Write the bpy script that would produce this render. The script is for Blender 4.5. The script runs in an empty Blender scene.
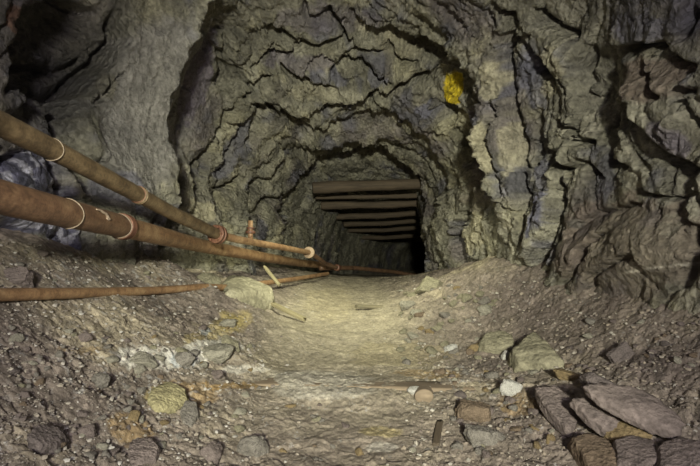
import bpy, math, random
import numpy as np

random.seed(7)
rng = np.random.default_rng(7)
scene = bpy.context.scene
COL = scene.collection

# ------------------------------------------------------------------ camera
F = 467.0            # focal length in pixels of the 700 x 466 frame
CX, CY = 350.0, 250.0
cam_d = bpy.data.cameras.new('camera')
cam_d.sensor_width = 36.0
cam_d.lens = 36.0 * F / 700.0
cam_d.shift_y = (CY - 233.0) / 700.0
cam_d.clip_start = 0.05
cam_d.clip_end = 100
cam = bpy.data.objects.new('camera', cam_d)
cam.location = (0, 0, 0)
cam.rotation_euler = (math.radians(90), 0, 0)
COL.objects.link(cam)
scene.camera = cam

# ------------------------------------------------------------------ world, view
w = bpy.data.worlds.new('world')
scene.world = w
w.use_nodes = True
w.node_tree.nodes['Background'].inputs[0].default_value = (0.5, 0.5, 0.6, 1)
w.node_tree.nodes['Background'].inputs[1].default_value = 0.0
scene.view_settings.view_transform = 'Standard'
scene.view_settings.look = 'None'
scene.view_settings.exposure = 0.16
scene.view_settings.gamma = 1.0
scene.view_settings.use_curve_mapping = False

# ------------------------------------------------------------------ lights
def lamp(name, loc, power, color, radius, spot=None, aim=None, blend=1.0):
    l = bpy.data.lights.new(name, 'SPOT' if spot else 'POINT')
    l.energy = power
    l.color = color
    l.shadow_soft_size = radius
    o = bpy.data.objects.new(name, l)
    o.location = loc
    if spot:
        l.spot_size = math.radians(spot)
        l.spot_blend = blend
        import mathutils
        d = mathutils.Vector(aim) - mathutils.Vector(loc)
        o.rotation_euler = d.to_track_quat('-Z', 'Y').to_euler()
    COL.objects.link(o)
    return o

lamp('torch', (0.15, -2.6, 0.75), 3000, (1.0, 0.99, 0.76), 0.14, spot=50, aim=(0.0, 5.0, 0.25), blend=1.0)
lamp('head_lamp', (0.3, -2.2, 0.9), 385, (0.98, 0.89, 1.0), 0.28)
lamp('fill_lamp', (0.15, 0.3, 0.35), 9, (0.95, 0.90, 1.0), 0.25)  # added fill light with no visible source; softens black bands, lifts the foreground
lamp('work_lamp', (0.05, 5.0, 1.35), 235, (1.0, 0.985, 0.70), 0.12, spot=130, aim=(0.05, 5.9, -0.8), blend=1.0)

# ------------------------------------------------------------------ noise
_p = np.random.default_rng(11).permutation(256)
PERM = np.concatenate([_p, _p, _p]).astype(np.int64)
RT = np.random.default_rng(12).random((256, 4))

def hsh(i, j, k):
    return PERM[PERM[PERM[i & 255] + (j & 255)] + (k & 255)]

def vnoise(P):
    I = np.floor(P).astype(np.int64)
    f = P - I
    f = f * f * f * (f * (f * 6 - 15) + 10)
    r = np.zeros(len(P))
    for a in (0, 1):
        wa = f[:, 0] if a else 1 - f[:, 0]
        for b in (0, 1):
            wb = f[:, 1] if b else 1 - f[:, 1]
            for c in (0, 1):
                wc = f[:, 2] if c else 1 - f[:, 2]
                r += wa * wb * wc * RT[hsh(I[:, 0] + a, I[:, 1] + b, I[:, 2] + c), 0]
    return r * 2 - 1

def fbm(P, octv=4, gain=0.5, lac=2.03, ridge=False):
    s = np.zeros(len(P)); a = 1.0; t = 0
    Q = P.copy()
    for o in range(octv):
        n = vnoise(Q + 17.3 * o)
        if ridge: n = 1 - 2 * np.abs(n)
        s += a * n; t += a
        a *= gain; Q = Q * lac
    return s / t

def facets(P, tilt=0.5, step=0.5):
    """Broken rock facets: every cell is a randomly tilted, randomly raised plane."""
    I = np.floor(P).astype(np.int64)
    n = len(P)
    d1 = np.full(n, 9e9); d2 = np.full(n, 9e9); val = np.zeros(n); hid = np.zeros(n, int)
    for a in (-1, 0, 1):
        for b in (-1, 0, 1):
            for c in (-1, 0, 1):
                h = hsh(I[:, 0] + a, I[:, 1] + b, I[:, 2] + c)
                r = RT[h]
                D = P - (I + np.array([a, b, c])) - r[:, :3]
                d = (D * D).sum(1)
                tv = RT[(h * 7 + 31) & 255]
                v = step * (tv[:, 3] * 2 - 1) + tilt * ((tv[:, :3] * 2 - 1) * D).sum(1)
                m = d < d1
                d2 = np.where(m, d1, np.minimum(d2, d))
                d1 = np.where(m, d, d1)
                val = np.where(m, v, val)
                hid = np.where(m, h, hid)
    return val, np.sqrt(d2) - np.sqrt(d1), hid

def sstep(a, b, x):
    t = np.clip((x - a) / (b - a), 0, 1)
    return t * t * (3 - 2 * t)

# ------------------------------------------------------------------ mesh helpers
def make_mesh(name, V, Fc, smooth=True, cols=None):
    me = bpy.data.meshes.new(name)
    V = np.asarray(V, dtype=np.float32)
    Fc = np.asarray(Fc, dtype=np.int32)
    k = Fc.shape[1]
    me.vertices.add(len(V)); me.vertices.foreach_set('co', V.ravel())
    me.loops.add(Fc.size); me.loops.foreach_set('vertex_index', Fc.ravel())
    me.polygons.add(len(Fc))
    me.polygons.foreach_set('loop_start', np.arange(0, Fc.size, k, dtype=np.int32))
    me.polygons.foreach_set('loop_total', np.full(len(Fc), k, dtype=np.int32))
    me.update(calc_edges=True)
    me.polygons.foreach_set('use_smooth', np.full(len(Fc), smooth))
    if cols is not None:
        ca = me.color_attributes.new('tint', 'FLOAT_COLOR', 'POINT')
        ca.data.foreach_set('color', np.concatenate([cols, np.ones((len(cols), 1))], 1).astype(np.float32).ravel())
    me.validate()
    return me

def obj(name, me, mat, parent=None):
    o = bpy.data.objects.new(name, me)
    if mat and not me.materials: me.materials.append(mat)
    if parent: o.parent = parent
    COL.objects.link(o)
    return o

def tag(o, label, cat, group=None, kind=None):
    if label: o['label'] = label
    if cat: o['category'] = cat
    if group: o['group'] = group
    o['kind'] = kind or 'thing'
    return o

def empty(name, loc=(0, 0, 0)):
    o = bpy.data.objects.new(name, None)
    o.empty_display_size = 0.05
    o.location = loc
    COL.objects.link(o)
    return o

def P3(px, py, Y):
    return ((px - CX) / F * Y, Y, (CY - py) / F * Y)

# ------------------------------------------------------------------ materials
def material(name, build):
    m = bpy.data.materials.new(name)
    m.use_nodes = True
    nt = m.node_tree
    b = nt.nodes['Principled BSDF']
    build(nt, b)
    return m

def N(nt, t, **kw):
    n = nt.nodes.new(t)
    for k, v in kw.items():
        if k in n.inputs: n.inputs[k].default_value = v
        else: setattr(n, k, v)
    return n

def ramp(nt, fac, stops):
    r = nt.nodes.new('ShaderNodeValToRGB')
    e = r.color_ramp.elements
    while len(e) < len(stops): e.new(0.5)
    for i, (p, c) in enumerate(stops):
        e[i].position = p
        e[i].color = (*c, 1) if len(c) == 3 else c
    nt.links.new(fac, r.inputs[0])
    return r.outputs[0]

def mul(nt, a, b, fac=1.0, mode='MULTIPLY'):
    m = nt.nodes.new('ShaderNodeMix'); m.data_type = 'RGBA'; m.blend_type = mode
    if isinstance(fac, float): m.inputs[0].default_value = fac
    else: nt.links.new(fac, m.inputs[0])
    for k, v in ((6, a), (7, b)):
        if isinstance(v, tuple): m.inputs[k].default_value = (*v, 1)
        else: nt.links.new(v, m.inputs[k])
    return m.outputs[2]

def rock_nodes(scale, bump, rough, spec, vary=(0.55, 1.5), speck=0.0, bdist=0.02, use_tint=True, base=(0.2, 0.18, 0.15)):
    def f(nt, b):
        L = nt.links
        tc = N(nt, 'ShaderNodeTexCoord')
        co = tc.outputs['Object']
        n1 = N(nt, 'ShaderNodeTexNoise', Scale=scale, Detail=9.0, Roughness=0.68); L.new(co, n1.inputs['Vector'])
        n2 = N(nt, 'ShaderNodeTexNoise', Scale=scale * 5.5, Detail=6.0, Roughness=0.65); L.new(co, n2.inputs['Vector'])
        v1 = N(nt, 'ShaderNodeTexVoronoi', Scale=scale * 3.2); v1.feature = 'F1'
        wp = N(nt, 'ShaderNodeVectorMath'); wp.operation = 'ADD'
        sc = N(nt, 'ShaderNodeVectorMath'); sc.operation = 'SCALE'; sc.inputs['Scale'].default_value = 0.12
        L.new(n1.outputs['Color'], sc.inputs[0]); L.new(co, wp.inputs[0]); L.new(sc.outputs[0], wp.inputs[1])
        L.new(wp.outputs[0], v1.inputs['Vector'])
        if use_tint:
            at = N(nt, 'ShaderNodeVertexColor'); at.layer_name = 'tint'
            c = at.outputs['Color']
        else:
            rgb = N(nt, 'ShaderNodeRGB'); rgb.outputs[0].default_value = (*base, 1); c = rgb.outputs[0]
        c = mul(nt, c, ramp(nt, n1.outputs['Fac'], [(0.3, (vary[0],) * 3), (0.7, (vary[1],) * 3)]))
        c = mul(nt, c, ramp(nt, n2.outputs['Fac'], [(0.3, (0.65,) * 3), (0.7, (1.35,) * 3)]))
        if speck:
            v2 = N(nt, 'ShaderNodeTexVoronoi', Scale=70.0); L.new(co, v2.inputs['Vector'])
            n3 = N(nt, 'ShaderNodeTexNoise', Scale=6.0, Detail=3.0); L.new(co, n3.inputs['Vector'])
            r2 = ramp(nt, v2.outputs['Color'], [(0.80, (0, 0, 0)), (0.9, (1, 1, 1))])
            r3 = ramp(nt, n3.outputs['Fac'], [(0.45, (0, 0, 0)), (0.65, (speck,) * 3)])
            c = mul(nt, c, (0.42, 0.42, 0.42), mul(nt, r2, r3), 'MIX')
        L.new(c, b.inputs['Base Color'])
        b.inputs['Roughness'].default_value = rough
        b.inputs['Specular IOR Level'].default_value = spec
        ad = N(nt, 'ShaderNodeMath'); ad.operation = 'MULTIPLY_ADD'
        L.new(n2.outputs['Fac'], ad.inputs[0]); ad.inputs[1].default_value = 0.35; L.new(n1.outputs['Fac'], ad.inputs[2])
        a2 = N(nt, 'ShaderNodeMath'); a2.operation = 'MULTIPLY_ADD'
        L.new(v1.outputs['Distance'], a2.inputs[0]); a2.inputs[1].default_value = 0.35; L.new(ad.outputs[0], a2.inputs[2])
        bm = N(nt, 'ShaderNodeBump', Strength=bump, Distance=bdist); L.new(a2.outputs[0], bm.inputs['Height'])
        L.new(bm.outputs[0], b.inputs['Normal'])
    return f

M_WALL = material('mine_rock', rock_nodes(5.5, 1.0, 0.50, 0.5, (0.6, 1.4), bdist=0.09))
M_FLOOR = material('mine_floor_dirt', rock_nodes(7.0, 0.9, 0.8, 0.3, (0.65, 1.4), speck=0.45, bdist=0.026))
M_ROCK = {}
def rockmat(key, base, rough=0.8, vary=(0.6, 1.4)):
    if key not in M_ROCK:
        M_ROCK[key] = material('stone_' + key, rock_nodes(3.0, 0.6, rough, 0.3, vary, use_tint=False, base=base, bdist=0.05))
    return M_ROCK[key]

def rust_nodes(c1, c2, c3, bump=0.5):
    def f(nt, b):
        L = nt.links
        tc = N(nt, 'ShaderNodeTexCoord')
        n1 = N(nt, 'ShaderNodeTexNoise', Scale=9.0, Detail=8.0, Roughness=0.7); L.new(tc.outputs['Object'], n1.inputs['Vector'])
        n2 = N(nt, 'ShaderNodeTexNoise', Scale=70.0, Detail=4.0, Roughness=0.7); L.new(tc.outputs['Object'], n2.inputs['Vector'])
        c = ramp(nt, n1.outputs['Fac'], [(0.33, c1), (0.5, c2), (0.68, c3)])
        c = mul(nt, c, ramp(nt, n2.outputs['Fac'], [(0.3, (0.6,) * 3), (0.7, (1.3,) * 3)]))
        L.new(c, b.inputs['Base Color'])
        b.inputs['Roughness'].default_value = 0.5
        b.inputs['Metallic'].default_value = 0.15
        bm = N(nt, 'ShaderNodeBump', Strength=bump, Distance=0.004); L.new(n2.outputs['Fac'], bm.inputs['Height'])
        L.new(bm.outputs[0], b.inputs['Normal'])
    return f
M_RUST = material('rust_orange', rust_nodes((0.15, 0.085, 0.045), (0.30, 0.18, 0.095), (0.42, 0.29, 0.16)))
M_RUSTD = material('rust_dark', rust_nodes((0.07, 0.04, 0.026), (0.15, 0.085, 0.05), (0.22, 0.14, 0.08)))
M_RUSTB = material('rust_olive', rust_nodes((0.065, 0.044, 0.026), (0.14, 0.098, 0.054), (0.22, 0.16, 0.09)))
M_RUSTF = material('rust_flange', rust_nodes((0.07, 0.03, 0.02), (0.14, 0.065, 0.04), (0.2, 0.1, 0.06)))

def plain(name, c, rough=0.7):
    def f(nt, b):
        tc = N(nt, 'ShaderNodeTexCoord')
        n = N(nt, 'ShaderNodeTexNoise', Scale=60.0, Detail=5.0); nt.links.new(tc.outputs['Object'], n.inputs['Vector'])
        nt.links.new(mul(nt, c, ramp(nt, n.outputs['Fac'], [(0.3, (0.7,) * 3), (0.7, (1.25,) * 3)])), b.inputs['Base Color'])
        b.inputs['Roughness'].default_value = rough
    return material(name, f)
M_WIRE = plain('pale_wire', (0.18, 0.14, 0.10))
M_CLOTH = plain('rag_strip', (0.30, 0.23, 0.17), 0.9)

def wood_nodes(c1, c2, axis=0):
    def f(nt, b):
        L = nt.links
        tc = N(nt, 'ShaderNodeTexCoord')
        mp = N(nt, 'ShaderNodeMapping'); s = [26.0, 26.0, 26.0]; s[axis] = 2.0
        mp.inputs['Scale'].default_value = s
        L.new(tc.outputs['Object'], mp.inputs['Vector'])
        n = N(nt, 'ShaderNodeTexNoise', Scale=1.0, Detail=8.0, Roughness=0.7); L.new(mp.outputs[0], n.inputs['Vector'])
        L.new(ramp(nt, n.outputs['Fac'], [(0.3, c1), (0.7, c2)]), b.inputs['Base Color'])
        b.inputs['Roughness'].default_value = 0.85
        bm = N(nt, 'ShaderNodeBump', Strength=0.6, Distance=0.006); L.new(n.outputs['Fac'], bm.inputs['Height'])
        L.new(bm.outputs[0], b.inputs['Normal'])
    return f
M_BEAM = material('old_timber', wood_nodes((0.035, 0.026, 0.018), (0.11, 0.082, 0.052)))
M_TAN = material('tan_timber', wood_nodes((0.13, 0.10, 0.07), (0.27, 0.21, 0.145)))
M_GREYW = material('grey_plank', wood_nodes((0.10, 0.09, 0.06), (0.22, 0.19, 0.12)))
M_YELW = material('yellowish_board', wood_nodes((0.18, 0.155, 0.085), (0.33, 0.29, 0.17)))

# ------------------------------------------------------------------ cave shell
# rings: outline of the passage at distance Y (seen from the tripod), left foot over the roof to the right foot
RINGS = [
 (-1.6, 'w', [(-1.7,-1.6),(-1.9,0),(-2.0,1.2),(-1.5,2.2),(0,2.5),(1.5,2.2),(2.0,1.2),(1.9,0),(1.8,-1.6)]),
 (0.8, 'w', [(-1.65,-1.6),(-1.85,0),(-2.05,1.2),(-1.6,2.3),(0,2.6),(1.6,2.3),(2.1,1.2),(1.95,0),(1.85,-1.6)]),
 (2.0, 'w', [(-1.75,-1.6),(-1.9,0),(-2.0,0.6),(-2.1,1.3),(-1.6,2.3),(0,2.65),(1.6,2.35),(2.05,1.2),(1.95,0),(1.85,-1.6)]),
 (2.7, 'w', [(-1.8,-1.6),(-1.95,0),(-2.0,0.6),(-2.15,1.3),(-1.6,2.4),(0,2.65),(1.5,2.35),(1.95,1.2),(1.9,0.4),(1.95,-0.2),(1.9,-1.6)]),
 (3.6, 'p', [(100,420),(100,250),(95,160),(75,60),(100,-60),(200,-95),(350,-110),(480,-80),(570,-30),(600,60),(605,160),(600,250),(600,420)]),
 (4.3, 'p', [(150,400),(160,260),(184,205),(172,130),(188,60),(213,5),(255,-28),(350,-45),(440,-30),(500,10),(535,90),(548,160),(545,230),(548,400)]),
 (4.42, 'p', [(145,400),(152,260),(166,205),(153,130),(168,52),(196,-8),(250,-35),(350,-45),(440,-26),(498,15),(531,90),(543,160),(541,230),(544,400)]),
 (5.0, 'p', [(180,380),(182,250),(172,180),(170,120),(190,55),(228,5),(290,-14),(350,-20),(410,-8),(450,25),(478,80),(486,130),(490,190),(500,260),(505,380)]),
 (5.2, 'p', [(190,380),(190,250),(180,180),(177,120),(198,60),(232,18),(290,0),(350,-6),(410,2),(452,28),(480,80),(490,130),(494,190),(500,260),(505,380)]),
 (5.7, 'p', [(205,370),(205,240),(198,180),(206,120),(232,70),(275,40),(350,30),(405,38),(443,68),(466,120),(476,170),(482,220),(486,370)]),
 (6.8, 'p', [(250,350),(250,240),(250,185),(270,145),(308,122),(350,113),(390,116),(424,132),(446,160),(455,200),(460,240),(465,350)]),
 (8.6, 'p', [(281,330),(287,240),(291,200),(303,180),(324,166),(350,160),(380,160),(404,168),(419,184),(424,215),(426,250),(430,330)]),
 (8.75, 'p', [(278,330),(286,240),(284,200),(296,172),(318,142),(350,132),(384,133),(410,148),(424,180),(430,215),(430,250),(432,330)]),
 (9.4, 'p', [(290,330),(297,240),(300,205),(306,184),(324,166),(352,160),(380,160),(408,166),(423,186),(427,215),(428,250),(431,330)]),
 (11.0, 'p', [(318,320),(322,250),(326,215),(334,202),(350,198),(380,196),(405,197),(420,203),(424,225),(426,250),(430,320)]),
 (14.0, 'p', [(340,310),(343,260),(346,235),(352,222),(370,218),(390,217),(410,218),(423,224),(428,240),(430,260),(432,310)]),
 (19.0, 'p', [(384,300),(388,266),(390,250),(396,242),(410,239),(425,239),(440,240),(452,244),(455,252),(456,266),(458,300)]),
 (24.0, 'p', [(428,290),(430,268),(432,258),(438,250),(445,248),(455,248),(465,248),(475,250),(480,256),(482,266),(484,290)]),
]
def ring_world(r):
    Y, k, pts = r
    if k == 'w': return Y, np.array(pts, float)
    return Y, np.array([((x - CX) / F * Y, (CY - y) / F * Y) for x, y in pts])
RW = [ring_world(r) for r in RINGS]
TH = np.radians(np.linspace(-158, 158, 1150))
def ring_axis(Y, pts):
    xs = pts[:, 0]; zt = pts[:, 1].max()
    return 0.5 * (xs.min() + xs.max()), (zt - 0.9) * 0.5 if Y < 8 else 0.5 * (zt + pts[:, 1].min()) * 0.8
AX, RR = [], []
for Y, pts in RW:
    ax, az = ring_axis(Y, pts)
    th = np.arctan2(pts[:, 0] - ax, pts[:, 1] - az)
    # densify the polyline so interpolation in angle follows straight edges
    dn = []
    for i in range(len(pts) - 1):
        for t in np.linspace(0, 1, 12, endpoint=False):
            dn.append(pts[i] * (1 - t) + pts[i + 1] * t)
    dn.append(pts[-1]); dn = np.array(dn)
    # round corners
    for _ in range(6):
        dn[1:-1] = 0.25 * dn[:-2] + 0.5 * dn[1:-1] + 0.25 * dn[2:]
    th = np.arctan2(dn[:, 0] - ax, dn[:, 1] - az); r = np.hypot(dn[:, 0] - ax, dn[:, 1] - az)
    o = np.argsort(th)
    AX.append((ax, az)); RR.append(np.interp(TH, th[o], r[o]))
YK = np.array([r[0] for r in RW]); AX = np.array(AX); RR = np.array(RR)

def shell_at(Ys):
    ax = np.interp(Ys, YK, AX[:, 0]); az = np.interp(Ys, YK, AX[:, 1])
    idx = np.clip(np.searchsorted(YK, Ys) - 1, 0, len(YK) - 2)
    t = (Ys - YK[idx]) / (YK[idx + 1] - YK[idx])
    R = RR[idx] * (1 - t[:, None]) + RR[idx + 1] * t[:, None]
    X = ax[:, None] + R * np.sin(TH); Z = az[:, None] + R * np.cos(TH)
    return X, Z, R

# distances along the passage, spaced so that facets stay about the same size in view
yy = np.linspace(-1.6, 24, 5000)
X, Z, R = shell_at(yy)
yc = np.maximum(yy, 1.0)
px = X / yc[:, None] * F; pz = Z / yc[:, None] * F
sp = np.hypot(np.diff(px, axis=0), np.diff(pz, axis=0))
dens = np.percentile(np.clip(sp, 0, 40), 80, axis=1) + np.diff(yy) / yc[1:] * 60 + 0.0008 * 40
dens = np.where(yy[1:] < 1.0, dens * 0.15, dens)
dens = np.convolve(dens, np.ones(9) / 9, 'same')
cum = np.concatenate([[0], np.cumsum(dens)])
NV = 820
YS = np.interp(np.linspace(0, cum[-1], NV), cum, yy)
X, Z, R = shell_at(YS)
# smooth slightly along the passage
nu = len(TH)
Yg = np.repeat(YS[:, None], nu, 1)
B = np.stack([X, Yg, Z], -1)
def grid_normals(G):
    du = np.gradient(G, axis=1); dv = np.gradient(G, axis=0)
    n = np.cross(du, dv)
    return n / (np.linalg.norm(n, axis=-1, keepdims=True) + 1e-12)
BS = B.copy()
for _ in range(10):
    BS[1:-1] = 0.25 * BS[:-2] + 0.5 * BS[1:-1] + 0.25 * BS[2:]
NO = grid_normals(BS)
# orient outward (away from the axis)
axg = np.stack([np.interp(YS, YK, AX[:, 0]), YS, np.interp(YS, YK, AX[:, 1])], -1)[:, None, :]
sgn = np.sign(((B - axg) * NO).sum(-1, keepdims=True)); sgn[sgn == 0] = 1
NO = NO * np.median(sgn)
b = B.reshape(-1, 3); no = NO.reshape(-1, 3)
Yv = b[:, 1]; Yc = np.maximum(Yv, 0.9)
PX = CX + b[:, 0] / Yc * F; PY = CY - b[:, 2] / Yc * F
near = Yv > 0.9
sc = np.clip(Yc, 1.2, 9.0) / 4.5          # rock relief grows a little with the size of the chamber
thg = np.repeat(TH[None], NV, 0).ravel(); rg = R.ravel()
S = thg * 1.9
left = sstep(-0.3, -0.9, thg); right = sstep(0.3, 0.9, thg)
# cylindrical coordinates, beds lean on the left wall
warp = np.stack([fbm(b * 0.9 + 3, 3), fbm(b * 0.9 + 40, 3), fbm(b * 0.9 + 80, 3)], 1)
C = np.stack([S + left * Yv * 0.55, Yv - left * S * 0.25, rg], 1) + warp * 0.42

disp = 0.16 * fbm(b * 0.8 + 9, 3) + 0.02
v1, e1, h1 = facets(C * np.array([0.75, 1.7, 1.2]), 0.8, 0.5)
v2, e2, h2 = facets(C * np.array([1.3, 3.6, 2.4]) + warp * 0.9 + 5, 0.8, 0.5)
v3, e3, h3 = facets(C * np.array([3.6, 10.0, 7.0]) + warp * 1.6 + 11, 0.9, 0.5)
v5, e5, h5 = facets(C * np.array([7.0, 22.0, 15.0]) + warp * 3.0 + 23, 0.9, 0.5)
v4, e4, h4 = facets(b * 17.0 + warp * 2.0, 0.9, 0.5)
disp += 0.085 * v1 + 0.052 * v2 + 0.020 * v3 + 0.012 * v4 + 0.011 * v5
disp += 0.045 * np.exp(-e1 / 0.045) * (h1 % 3 > 0) + 0.018 * np.exp(-e2 / 0.06) * (h2 % 3 == 0)
disp += 0.024 * fbm(C * np.array([2.2, 9.0, 6.0]) + warp * 2.0, 4, ridge=True) + 0.012 * fbm(b * 5.0, 4, ridge=True) + 0.012 * fbm(b * 16, 3)
# the slab on the left is smoother
def blob(x, y, rx, ry, ang=0.0, p=2):
    a = math.radians(ang); dx = PX - x; dy = PY - y
    u = (dx * math.cos(a) + dy * math.sin(a)) / rx; v = (-dx * math.sin(a) + dy * math.cos(a)) / ry
    return np.exp(-np.power(u * u + v * v, p)) * near
calm = np.clip(blob(155, 110, 55, 110, 15, 3) + 0.8 * blob(190, 110, 22, 60, 12) + 0.75 * blob(620, 258, 85, 55), 0, 1)
calm0 = 0.10 * fbm(b * 0.8 + 9, 3) + 0.010 * fbm(b * 4, 5) + 0.012 * v2 + 0.006 * v3
disp = disp * (1 - 0.8 * calm) + calm0 * 0.8 * calm
# deeper in the tunnel the walls are tighter
disp *= np.clip(1.0 - (Yv - 8.6) * 0.08, 0.45, 1.0)
disp *= np.clip(sc, 0.6, 1.15)

# ledges and fissures (the recessed side is on the right of the direction of travel)
LEDGES = [
 ([(240,100),(262,106),(283,110),(296,117),(315,112),(340,102),(362,101),(377,91),(395,86),(412,81),(440,70)], 11, 13),
 ([(283,128),(305,128),(322,134),(332,128),(350,123),(370,117),(388,121),(412,126),(432,134)], 8, 10),
 ([(296,160),(315,150),(340,145),(358,142),(380,145),(398,152),(414,160)], 7, 9),
 ([(322,160),(345,152),(365,151),(388,157)], 4, 5),
 ([(262,58),(282,50),(303,45),(320,44),(337,39),(350,40),(368,49),(386,52)], 8, 10),
 ([(332,6),(338,24),(347,40),(356,42)], 6, 8),
 ([(343,0),(356,12),(372,20),(392,28),(408,36),(424,40),(440,44),(456,56),(468,74),(478,96),(483,122),(485,160),(484,195)], 15, 15),
 ([(420,22),(436,34),(452,45),(464,56)], 8, 7),
 ([(404,28),(412,45),(424,52),(440,62),(452,72)], 7, 8),
 ([(424,107),(434,108),(446,112),(456,118),(463,130),(468,152),(471,178),(468,200)], 9, 9),
 ([(418,128),(428,140),(434,155),(440,175),(445,200)], 6, 8),
 ([(190,186),(204,157),(214,137),(226,113),(234,96)], 8, 8),
 ([(195,215),(190,180),(174,142),(172,120),(178,90),(191,56),(204,26),(214,2),(228,-10)], 8, 14),
 ([(222,190),(238,183),(252,178)], 7, 7),
 ([(216,215),(220,196),(226,170),(236,140),(248,115)], 6, 8),
 ([(250,155),(257,134),(262,112),(272,104)], 6, 7),
 ([(248,240),(252,214),(264,203),(280,198),(296,190)], 7, 7),
 ([(286,235),(284,214),(292,203)], 7, 7),
 ([(255,190),(272,180),(285,168),(294,150)], 6, 7),
 ([(278,60),(296,70),(312,80),(330,86),(345,94)], 8, 9),
 ([(327,86),(333,70),(345,63),(358,62),(372,70),(386,76),(396,82)], 7, 8),
 ([(336,66),(345,54),(360,48)], 4, 6),
 ([(385,42),(394,54),(404,62),(420,66)], 6, 7),
 ([(232,30),(228,60),(238,80),(232,98)], 5, 9),
 ([(270,20),(285,36),(300,40)], 5, 8), ([(300,2),(310,14),(330,18),(344,14)], 5, 8),
 ([(245,70),(262,56),(280,40)], 5, 8), ([(238,96),(254,80),(268,72)], 5, 7),
 # right side
 ([(512,258),(520,225),(523,180),(517,130),(510,95),(505,60),(510,30),(506,0)], 9, 9),
 ([(490,120),(488,150),(490,180),(494,205),(503,222)], 7, 8),
 ([(498,90),(503,115),(500,140),(505,170),(510,200)], 6, 6),
 ([(478,268),(474,240),(472,215),(476,195)], 6, 7),
 ([(454,262),(452,235),(456,215),(460,190)], 7, 7),
 ([(494,0),(508,10),(520,8)], 8, 8),
 ([(520,30),(532,52),(545,70),(556,82)], 8, 9),
 ([(536,110),(545,128),(552,142),(558,160)], 6, 8),
 ([(582,40),(562,32),(545,22),(536,8)], 10, 12),
 ([(588,112),(580,92),(579,66),(588,42)], 9, 9),
 ([(555,84),(548,72),(540,56)], 6, 6),
 ([(520,285),(532,262),(544,240),(553,215),(560,188),(558,165),(552,150)], 14, 12),
 ([(540,280),(548,262),(556,240),(561,218)], 6, 8),
 ([(612,40),(618,66),(630,95),(638,120),(652,145),(672,160),(702,170)], 14, 14),
 ([(640,58),(648,72),(655,88),(664,97)], 10, 7),
 ([(604,50),(622,46),(640,42),(662,40)], 9, 10),
 ([(662,42),(668,52),(684,60),(702,62)], 9, 9),
 ([(666,38),(678,24),(688,6)], 8, 8),
 ([(672,100),(680,88),(702,84)], 7, 8), ([(690,60),(684,80),(690,110),(700,130)], 7, 9),
 ([(600,128),(606,112),(612,96)], 8, 8),
 ([(560,118),(572,124),(580,140),(594,142)], 7, 7),
 ([(616,128),(620,142),(616,160),(626,168)], 6, 7),
 ([(560,170),(580,160),(598,172),(604,180)], 5, 7),
 ([(573,244),(575,228),(590,214),(615,206),(640,204)], 6, 9),
 ([(590,262),(588,248),(594,244),(602,250),(600,262)], 6, 6),
 ([(586,308),(588,292),(600,276),(622,262),(650,252)], 8, 12),
 ([(590,318),(592,304),(600,300)], 5, 6),
 ([(542,305),(544,292),(560,288),(575,276),(586,256),(600,238),(622,228)], 6, 9),
 ([(676,280),(684,262),(702,240)], 10, 10), ([(680,195),(682,215),(690,232)], 10, 8),
 ([(690,175),(694,200),(700,220)], 8, 8),
 ([(632,180),(640,192),(668,196),(690,188)], 4, 7),
 # left side
 ([(128,-5),(124,20),(126,42),(112,60),(92,72),(80,90),(76,115),(84,145),(96,175),(102,200)], 16, 16),
 ([(8,90),(12,60),(14,32),(26,8)], 16, 14),
 ([(28,30),(50,12),(80,6),(110,8)], 10, 12), ([(40,60),(60,62),(80,58),(96,48)], 7, 9),
 ([(60,90),(72,82),(66,70),(78,62)], 6, 7), ([(22,120),(30,100),(50,92)], 8, 9),
 ([(60,130),(66,150),(72,175),(74,205)], 10, 10), ([(0,152),(14,150),(28,146)], 8, 8),
 ([(92,98),(106,88),(118,74),(130,68)], 3, 5),
 ([(100,160),(120,175),(135,196),(150,206)], 7, 9),
]
def carve(pts, amp, wd):
    pts = np.array(pts, float)
    if pts[:, 0].mean() > 560 and pts[:, 1].mean() > 190: amp *= 0.6
    lo = pts.min(0) - wd * 3.5; hi = pts.max(0) + wd * 3.5
    m = np.where(near & (PX > lo[0]) & (PX < hi[0]) & (PY > lo[1]) & (PY < hi[1]))[0]
    if len(m) == 0: return
    x = PX[m] + wx[m]; y = PY[m] + wy[m]
    best = np.full(len(m), 9e9); sd = np.zeros(len(m)); tt = np.zeros(len(m))
    seg = np.hypot(*np.diff(pts, axis=0).T); L = seg.sum(); acc = 0
    for i in range(len(pts) - 1):
        d = pts[i + 1] - pts[i]; l2 = (d * d).sum()
        t = np.clip(((x - pts[i, 0]) * d[0] + (y - pts[i, 1]) * d[1]) / l2, 0, 1)
        ex = x - pts[i, 0] - t * d[0]; ey = y - pts[i, 1] - t * d[1]
        dist = np.hypot(ex, ey); cr = d[0] * ey - d[1] * ex
        k = dist < best
        best = np.where(k, dist, best); sd = np.where(k, np.sign(cr) * dist, sd)
        tt = np.where(k, acc + t * seg[i], tt); acc += seg[i]
    taper = sstep(0, 0.16, tt / L) * sstep(1.0, 0.84, tt / L)
    pos = sstep(-1.2, 1.2, sd)
    prof = pos * np.exp(-np.maximum(sd, 0) / wd) - (1 - pos) * 0.55 * np.exp(-np.maximum(-sd, 0) / (wd * 1.3))
    prof += 1.0 * np.exp(-((sd - 2.0) / (2.0 + 0.18 * amp)) ** 2)
    ex = np.abs(sd) < wd * 4
    disp[m] += np.where(ex, prof * taper * amp * LEDGE_GAIN / F * np.minimum(Yc[m], 7.5), 0)
LEDGE_GAIN = 1.6
wx = fbm(b * 4.0 + 50, 3) * 7.0; wy = fbm(b * 4.0 + 90, 3) * 7.0
for l in LEDGES: carve(*l)
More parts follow.
